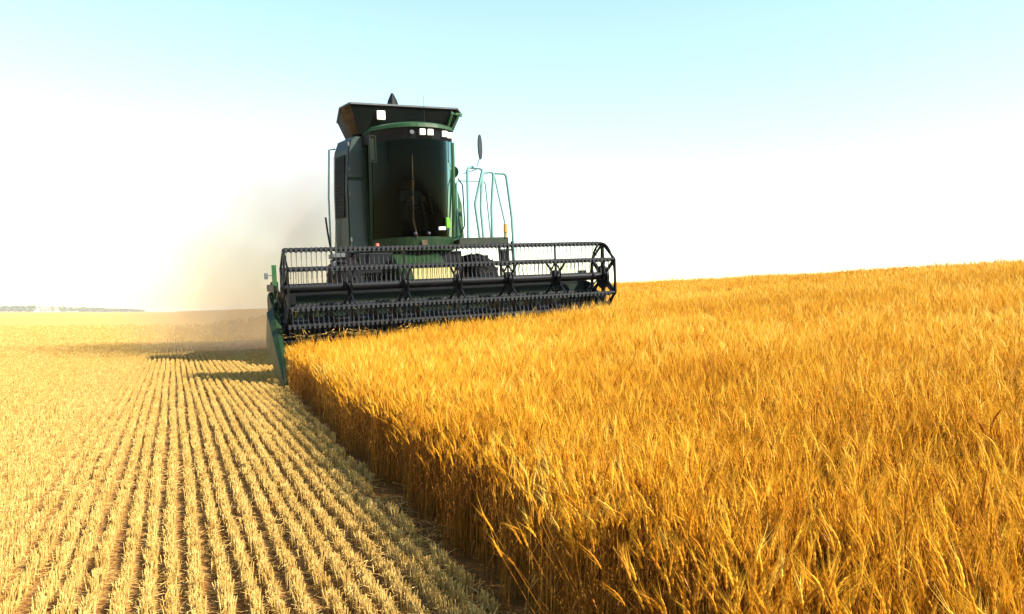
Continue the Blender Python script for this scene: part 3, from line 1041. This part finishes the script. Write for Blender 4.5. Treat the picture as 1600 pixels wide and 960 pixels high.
# roof with a visor band that carries the lights
f = MB()
pr = [(x * 1.0, y - .10) for x, y in plan] + [(1.42, 4.40), (-1.0, 4.40)]
n_p = len(pr)
f.add([(x, y, CZ1) for x, y in pr] + [(x, y - .05, CZ1 + .30) for x, y in pr],
      [(q, (q + 1) % n_p, n_p + (q + 1) % n_p, n_p + q) for q in range(n_p)] + [tuple(range(n_p - 1, -1, -1)), tuple(range(n_p, 2 * n_p))])
f.build('visor', M['black'], CB)
f = MB()
pr = [(x * 1.02, y - .22) for x, y in plan] + [(1.46, 4.34), (-1.0, 4.34)]
f.add([(x, y, CZ1 + .30) for x, y in pr] + [(x * .97, y + .02, CZ1 + .40) for x, y in pr] + [(x * .90, y + .10, CZ1 + .45) for x, y in pr],
      [(r * n_p + q, r * n_p + (q + 1) % n_p, (r + 1) * n_p + (q + 1) % n_p, (r + 1) * n_p + q) for r in range(2) for q in range(n_p)] +
      [tuple(range(n_p - 1, -1, -1)), tuple(range(2 * n_p, 3 * n_p))])
f.build('cab_roof', M['green_roof'], CB)
def plan_y(x):
    xs = [q[0] for q in plan]
    return float(np.interp(x, xs, [q[1] for q in plan]))
for x in (.33, .56, 1.02, 1.22):
    y = plan_y(x) - .16
    f = MB().box(x - .08, x + .08, y - .05, y + .06, CZ1 + .08, CZ1 + .25)
    f.build('work_light', M['lamp'], CB, 0.015)
f = MB().tube([(.05, plan_y(.05) - .16, CZ1 + .17), (.05, plan_y(.05) - .05, CZ1 + .17)], .06, 12)
f.build('work_light', M['greyp'], CB)
# framed mirror on the left cab corner
f = MB()
for a_, b_ in (((-1.05, 6.2), (-.90, 6.2)), ((-.90, 6.2), (-.90, 5.5)), ((-.90, 5.5), (-1.05, 5.5)), ((-1.05, 5.5), (-1.05, 6.2))):
    f.bar((a_[0], 3.2, a_[1]), (b_[0], 3.2, b_[1]), .03, .03, up=(0, 1, 0))
f.bar((-.97, 3.22, 6.2), (-.90, 3.6, 6.2), .025, .025)
f.box(-1.03, -.92, 3.21, 3.23, 5.56, 6.14)
f.build('mirror', M['header'], CB)
# oval mirror on a thin arm to the right
f = MB()
n_c = 16
ring = [(2.14 + .062 * math.cos(2 * math.pi * q / n_c), 6.0 + .36 * math.sin(2 * math.pi * q / n_c)) for q in range(n_c)]
f.add([(x, 3.16, z) for x, z in ring] + [(x, 3.23, z) for x, z in ring], [tuple(range(n_c)), tuple(range(2 * n_c - 1, n_c - 1, -1))] + [(q, n_c + q, n_c + (q + 1) % n_c, (q + 1) % n_c) for q in range(n_c)])
f.build('mirror', M['tine'], CB)
f = MB().tube([(2.13, 3.23, 5.7), (2.10, 3.5, 5.4), (1.86, 3.9, 5.35)], .012, 6)
f.build('mirror_arm', M['rail'], CB)
# small things on the cab front
f = MB().tube([(1.46, 3.30, 3.55), (1.56, 3.22, 3.75), (1.56, 3.22, 4.9), (1.46, 3.30, 5.1)], .02, 6)
f.build('grab_handle', M['black'], CB)
f = MB().tube([(.62, 3.5, CZ1 + .42), (.63, 3.52, CZ1 + 1.35)], [.010, .004], 5)
f.build('aerial', M['black'], CB)
MB().box(.76, .96, 3.13, 3.17, 3.63, 3.72).build('plate', M['white'], CB, 0.008)
MB().box(1.00, 1.11, 3.17, 3.26, 3.68, 3.98).build('sunlit_patch', M['sunlit'], CB, 0.015)  # added block: sunlit patch of green metal, brightness put into its colour
f = MB().tube([(-.97, 3.30, 3.12), (-.97, 3.30, 3.16)], .05, 12).tube([(-.97, 3.30, 3.16), (-.97, 3.30, 3.30)], [.055, .045], 12)
f.build('beacon', M['red'], CB)
MB().box(.24, .40, 3.12, 3.15, 3.12, 3.36).build('plate', M['rust'], CB, 0.008)
# interior
f = MB().box(-.05, .62, 3.95, 4.2, 3.6, 3.98).box(-.05, .62, 4.15, 4.30, 3.98, 5.0).box(.1, .47, 4.18, 4.30, 5.0, 5.3)
f.build('seat', M['fabric'], CB, 0.05)
f = MB().bar((.28, 3.25, 3.48), (.28, 3.55, 4.25), .10, .12)
pts = [(.28 + .24 * math.cos(2 * math.pi * q / 20), 3.56 + .24 * math.sin(2 * math.pi * q / 20) * .85, 4.27 + .24 * math.sin(2 * math.pi * q / 20) * .5) for q in range(21)]
f.tube(pts, .022, 6, False)
f.build('steering_wheel', M['black'], CB)
f = MB().tube([(.34, 3.46, 4.78), (.44, 3.43, 4.2), (.52, 3.40, 3.72)], .026, 7).tube([(.62, 3.44, 4.7), (.70, 3.42, 4.1)], .020, 7)  # pale glints inside the cab, made as added yellow bars
f.build('rod', M['yellow'], CB)
f = MB().box(.74, 1.1, 3.5, 4.2, 3.5, 4.15)
f.tube([(.85, 3.6, 4.15), (.80, 3.52, 4.55)], .02, 6).tube([(.98, 3.7, 4.15), (.94, 3.6, 4.7)], .02, 6)
f.build('console', M['rust'], CB, 0.03)

# ---- right-hand platform, ladder and rails
f = MB().box(1.42, 2.92, 3.35, 4.35, 3.27, 3.38)
f.box(1.42, 2.95, 3.33, 3.36, 3.22, 3.42)
PL = f.build('platform', M['mud'], HV, 0.01)
def rail(pts, r=.041):
    q = []
    pts = [Vector(k) for k in pts]
    for i, k in enumerate(pts):
        if 0 < i < len(pts) - 1:
            a_ = k + (pts[i - 1] - k).normalized() * .10
            b_ = k + (pts[i + 1] - k).normalized() * .10
            q += [a_, a_.lerp(k, .6).lerp(b_, .25), b_]
        else:
            q.append(k)
    return MB().tube(q, r, 7).build('handrail', M['rail'], PL)
rail([(1.72, 3.4, 3.38), (1.80, 3.4, 5.45), (2.28, 3.4, 5.42), (1.98, 3.4, 4.4), (2.08, 3.4, 3.38)])
rail([(2.20, 3.42, 3.38), (2.16, 3.42, 4.3), (2.26, 3.42, 5.30), (2.62, 3.42, 5.34), (2.50, 3.42, 4.3), (2.48, 3.42, 3.38)])
rail([(2.62, 3.44, 5.30), (3.02, 3.44, 5.30), (3.14, 3.44, 4.0), (3.16, 3.44, 2.3)])
rail([(2.64, 3.44, 5.28), (2.78, 3.44, 4.5), (2.96, 3.44, 3.6)], .026)
rail([(1.72, 4.3, 3.38), (1.78, 4.3, 5.2), (2.7, 4.3, 5.2), (2.8, 4.3, 3.38)], .024)
f = MB()
for x in (2.70, 3.12):
    f.bar((x, 3.5, 3.3), (x + .02, 3.3, 1.0), .04, .10)
for q in range(6):
    z = 1.15 + q * .38
    yy = 3.3 + .2 * (z - 1) / 2.3
    f.box(2.70, 3.13, yy - .10, yy + .10, z - .02, z + .02)
f.build('ladder', M['green'], PL)
f = MB().box(2.72, 2.98, 3.37, 3.55, 2.58, 3.05)
f.build('step_box', M['black'], PL, 0.02)
f = MB().tube([(2.86, 3.34, 3.40), (2.87, 3.34, 3.56)], .05, 8)
PB = f.build('lamp_post', M['yellow'], PL)
f = MB().tube([(2.87, 3.34, 3.56), (2.88, 3.34, 3.80)], [.065, .06], 12)
f.build('lens', M['amber'], PB)

# ---- slim rails at the left rear corner
f = MB().tube([(-1.90, 5.05, 3.15), (-1.88, 5.05, 4.8), (-1.80, 5.05, 6.15), (-1.62, 5.05, 6.18)], .026, 7)
f.build('handrail', M['rail'], BO)
f = MB().tube([(-1.90, 4.95, 3.15), (-1.98, 4.95, 3.75), (-2.02, 4.95, 4.2)], .028, 7)
f.build('rod', M['black'], BO)
f = MB().box(-1.95, -1.52, 4.5, 5.2, 3.02, 3.14)
f.build('rear_step', M['greyp'], BO, 0.01)

# ---------------------------------------------------------------- the driver: one skinned body, sitting with both hands on the wheel
def skin_body(name, joints, edges, material, parent=None, sub=2):
    me = bpy.data.meshes.new(name)
    names = list(joints)
    me.from_pydata([joints[k][0] for k in names], [(names.index(a), names.index(b)) for a, b in edges], [])
    o = bpy.data.objects.new(name, me)
    S.collection.objects.link(o)
    if parent:
        o.parent = parent
    sk = o.modifiers.new("skin", 'SKIN')
    me.skin_vertices.new(name="") if not me.skin_vertices else None
    for i, k in enumerate(names):
        r = joints[k][1]
        me.skin_vertices[0].data[i].radius = r if isinstance(r, tuple) else (r, r)
        me.skin_vertices[0].data[i].use_root = (i == 0)
    o.modifiers.new("sub", 'SUBSURF').levels = sub
    o.modifiers["sub"].render_levels = sub
    me.materials.append(material)
    return o

K = 1.3
def q_(x, y, z):
    return (x * K, y * K, z * K)
J = {
 'pelvis': (q_(0, .0, .10), (.15, .12)), 'waist': (q_(0, .02, .30), (.15, .11)), 'chest': (q_(0, .0, .52), (.18, .12)), 'neck0': (q_(0, -.01, .66), (.07, .07)),
 'neck': (q_(0, -.02, .72), (.06, .06)), 'jaw': (q_(0, -.045, .79), (.075, .085)), 'brow': (q_(0, -.03, .88), (.095, .105)), 'crown': (q_(0, -.01, .95), (.07, .08)),
 'nose': (q_(0, -.135, .835), (.018, .018)),
}
E_ = [('pelvis', 'waist'), ('waist', 'chest'), ('chest', 'neck0'), ('neck0', 'neck'), ('neck', 'jaw'), ('jaw', 'brow'), ('brow', 'crown'), ('jaw', 'nose')]
for s, n_ in ((-1, 'l'), (1, 'r')):
    J.update({
     'sh' + n_: (q_(.20 * s, .0, .60), .075), 'el' + n_: (q_(.27 * s, -.16, .36), .055), 'wr' + n_: (q_(.17 * s, -.38, .42), .038), 'pa' + n_: (q_(.145 * s, -.45, .45), (.045, .025)),
     'hip' + n_: (q_(.10 * s, -.08, .09), .10), 'kn' + n_: (q_(.14 * s, -.46, .12), .075), 'an' + n_: (q_(.14 * s, -.56, -.30), .05), 'to' + n_: (q_(.15 * s, -.74, -.35), .045)})
    E_ += [('chest', 'sh' + n_), ('sh' + n_, 'el' + n_), ('el' + n_, 'wr' + n_), ('wr' + n_, 'pa' + n_), ('pelvis', 'hip' + n_), ('hip' + n_, 'kn' + n_), ('kn' + n_, 'an' + n_), ('an' + n_, 'to' + n_)]
    for fi in range(4):
        J['f%d%s' % (fi, n_)] = (q_((.125 + .013 * fi) * s, -.505 - .004 * (1.5 - abs(fi - 1.5)), .475 - .012 * fi), .010)
        J['g%d%s' % (fi, n_)] = (q_((.120 + .013 * fi) * s, -.525, .445 - .012 * fi), .008)
        E_ += [('pa' + n_, 'f%d%s' % (fi, n_)), ('f%d%s' % (fi, n_), 'g%d%s' % (fi, n_))]
    J['th' + n_] = (q_(.105 * s, -.44, .48), .012)
    E_ += [('pa' + n_, 'th' + n_)]
for k in J:
    r = J[k][1]
    J[k] = (J[k][0], tuple(v_ * K for v_ in r) if isinstance(r, tuple) else r * K)
# skin shows at head, neck and hands; the rest is clothed
m_, nt_, p_ = mat("driver_skin_and_clothes")
co = N(nt_, "ShaderNodeSeparateXYZ")
nt_.links.new(objvec(nt_), co.inputs[0])
head = mth(nt_, 'GREATER_THAN', co.outputs[2], .69 * K)
hand = mth(nt_, 'MULTIPLY', mth(nt_, 'LESS_THAN', co.outputs[1], -.375 * K), mth(nt_, 'GREATER_THAN', co.outputs[2], .38 * K))
legs = mth(nt_, 'LESS_THAN', co.outputs[2], .2 * K)
cc = mixc(nt_, legs, (0.05, 0.06, 0.10), (0.02, 0.02, 0.03))
cc = mixc(nt_, mth(nt_, 'MAXIMUM', head, hand), cc, (0.50, 0.27, 0.17))
nt_.links.new(cc, p_.inputs["Base Color"])
p_.inputs["Roughness"].default_value = 0.7
DR = skin_body("person", J, E_, m_)
DR.matrix_world = HV.matrix_basis @ Matrix.Translation((.28, 4.08, 3.98))
tag(DR, "person in dark clothes and cap sitting at the wheel inside the harvester cab", "person")
f = MB()
n_c = 16
rings = [(.118, .0), (.122, .06), (.10, .13), (.05, .165)]
vs = [(r * K * math.cos(2 * math.pi * q / n_c), -.03 * K + r * 1.1 * K * math.sin(2 * math.pi * q / n_c), (.885 + z) * K) for r, z in rings for q in range(n_c)]
fs = [(r * n_c + q, r * n_c + (q + 1) % n_c, (r + 1) * n_c + (q + 1) % n_c, (r + 1) * n_c + q) for r in range(3) for q in range(n_c)] + [tuple(range(3 * n_c, 4 * n_c))]
f.add(vs, fs, True)
f.add([(-.08 * K, -.13 * K, .89 * K), (.08 * K, -.13 * K, .89 * K), (.06 * K, -.23 * K, .87 * K), (-.06 * K, -.23 * K, .87 * K),
       (-.08 * K, -.13 * K, .90 * K), (.08 * K, -.13 * K, .90 * K), (.06 * K, -.23 * K, .88 * K), (-.06 * K, -.23 * K, .88 * K)],
      [(0, 1, 2, 3), (7, 6, 5, 4), (0, 4, 5, 1), (1, 5, 6, 2), (2, 6, 7, 3), (3, 7, 4, 0)])
cap = f.build('cap', M['cloth'], DR)

# ---------------------------------------------------------------- far belt of trees on the left horizon
R = random.Random(5)
def belt(add):
    for i in range(330):
        t = R.random()
        x = -1840 + 1720 * t
        y = 3500 + R.uniform(-60, 60) + 100 * t
        h = R.uniform(20, 26) * (1.0 if t < .8 else (1.0 - (t - .8) * 3.0))
        w = R.uniform(13, 23)
        tone = R.random()
        sweep(add, [(x, y, -.2), (x, y, h * .5)], [.9, .5], 5, 1, tone)
        for q in range(46):
            a = R.uniform(0, 6.283)
            u = R.uniform(-1, 1)
            rr = math.sqrt(1 - u * u) * R.uniform(.55, 1.05)
            cx, cy, cz = x + w * rr * math.cos(a), y + w * rr * math.sin(a), h * .55 + h * .42 * u
            s = R.uniform(2.5, 6.5)
            vs = []
            for b in range(4):
                vs.append((cx + R.uniform(-s, s), cy + R.uniform(-s, s), cz + R.uniform(-s, s) * .8))
            add(vs, [(0, 1, 2), (0, 2, 3), (0, 3, 1), (1, 3, 2)], 0, tone * .6 + R.random() * .4)
M['leaf'] = straw_mat("far_foliage", [(0, (.035, .06, .02)), (1, (.09, .12, .04))], .8, 0.0)
M['bark'] = paint("bark", (.08, .06, .04), .9, dust=0)
tl = plant_mesh("treeline", belt, [M['leaf'], M['bark']])
S.collection.objects.link(tl)
tag(tl, "pale distant belt of trees along the left horizon", "trees", None, "stuff")

# ---------------------------------------------------------------- dust thrown up behind the harvester
DUST = True
if DUST:
    bm = bmesh.new()
    bmesh.ops.create_icosphere(bm, subdivisions=4, radius=1.0)
    me = bpy.data.meshes.new("dust_cloud")
    bm.to_mesh(me)
    bm.free()
    du = bpy.data.objects.new("dust_cloud", me)
    du.location = (3.9, 31.0, 4.0)
    du.scale = (7.5, 8.0, 7.6)
    S.collection.objects.link(du)
    tag(du, "beige dust cloud drifting behind the left side of the harvester", "dust", None, "stuff")
    m, nt, p = mat("field_dust")
    nt.nodes.remove(p)
    pv = N(nt, "ShaderNodeVolumePrincipled")
    pv.inputs["Color"].default_value = (0.51, 0.42, 0.35, 1)
    pv.inputs["Anisotropy"].default_value = 0.0
    v = objvec(nt)
    ln = N(nt, "ShaderNodeVectorMath", operation='LENGTH')
    nt.links.new(v, ln.inputs[0])
    fall = N(nt, "ShaderNodeMapRange", interpolation_type='SMOOTHSTEP')
    nt.links.new(ln.outputs["Value"], fall.inputs[0])
    for i_, val in ((1, 1.0), (2, 0.25), (3, 0.0), (4, 1.0)):
        fall.inputs[i_].default_value = val
    n1 = noise(nt, 1.7, 5, 0.6, v)
    body = ramp(nt, n1, [(0.30, 0.12), (0.70, 1.0)])
    d = mth(nt, 'MULTIPLY', fall.outputs[0], body)
    d = mth(nt, 'MULTIPLY', d, 0.27)
    nt.links.new(d, pv.inputs["Density"])
    nt.links.new(pv.outputs[0], nt.nodes["Material Output"].inputs["Volume"])
    me.materials.append(m)

# ---------------------------------------------------------------- the summer air: even haze round the whole scene, sky outside
hz = MB().box(-2800, 2800, -500, 4300, -1.5, 16.0).build("haze", None)
tag(hz, "pale dry summer haze lying over the whole field", "haze", None, "stuff")
m, nt, p = mat("summer_haze")
nt.nodes.remove(p)
pv = N(nt, "ShaderNodeVolumePrincipled")
pv.inputs["Color"].default_value = (0.90, 0.94, 0.98, 1)
pv.inputs["Density"].default_value = 0.00011
pv.inputs["Anisotropy"].default_value = 0.2
nt.links.new(pv.outputs[0], nt.nodes["Material Output"].inputs["Volume"])
hz.data.materials.clear()
hz.data.materials.append(m)
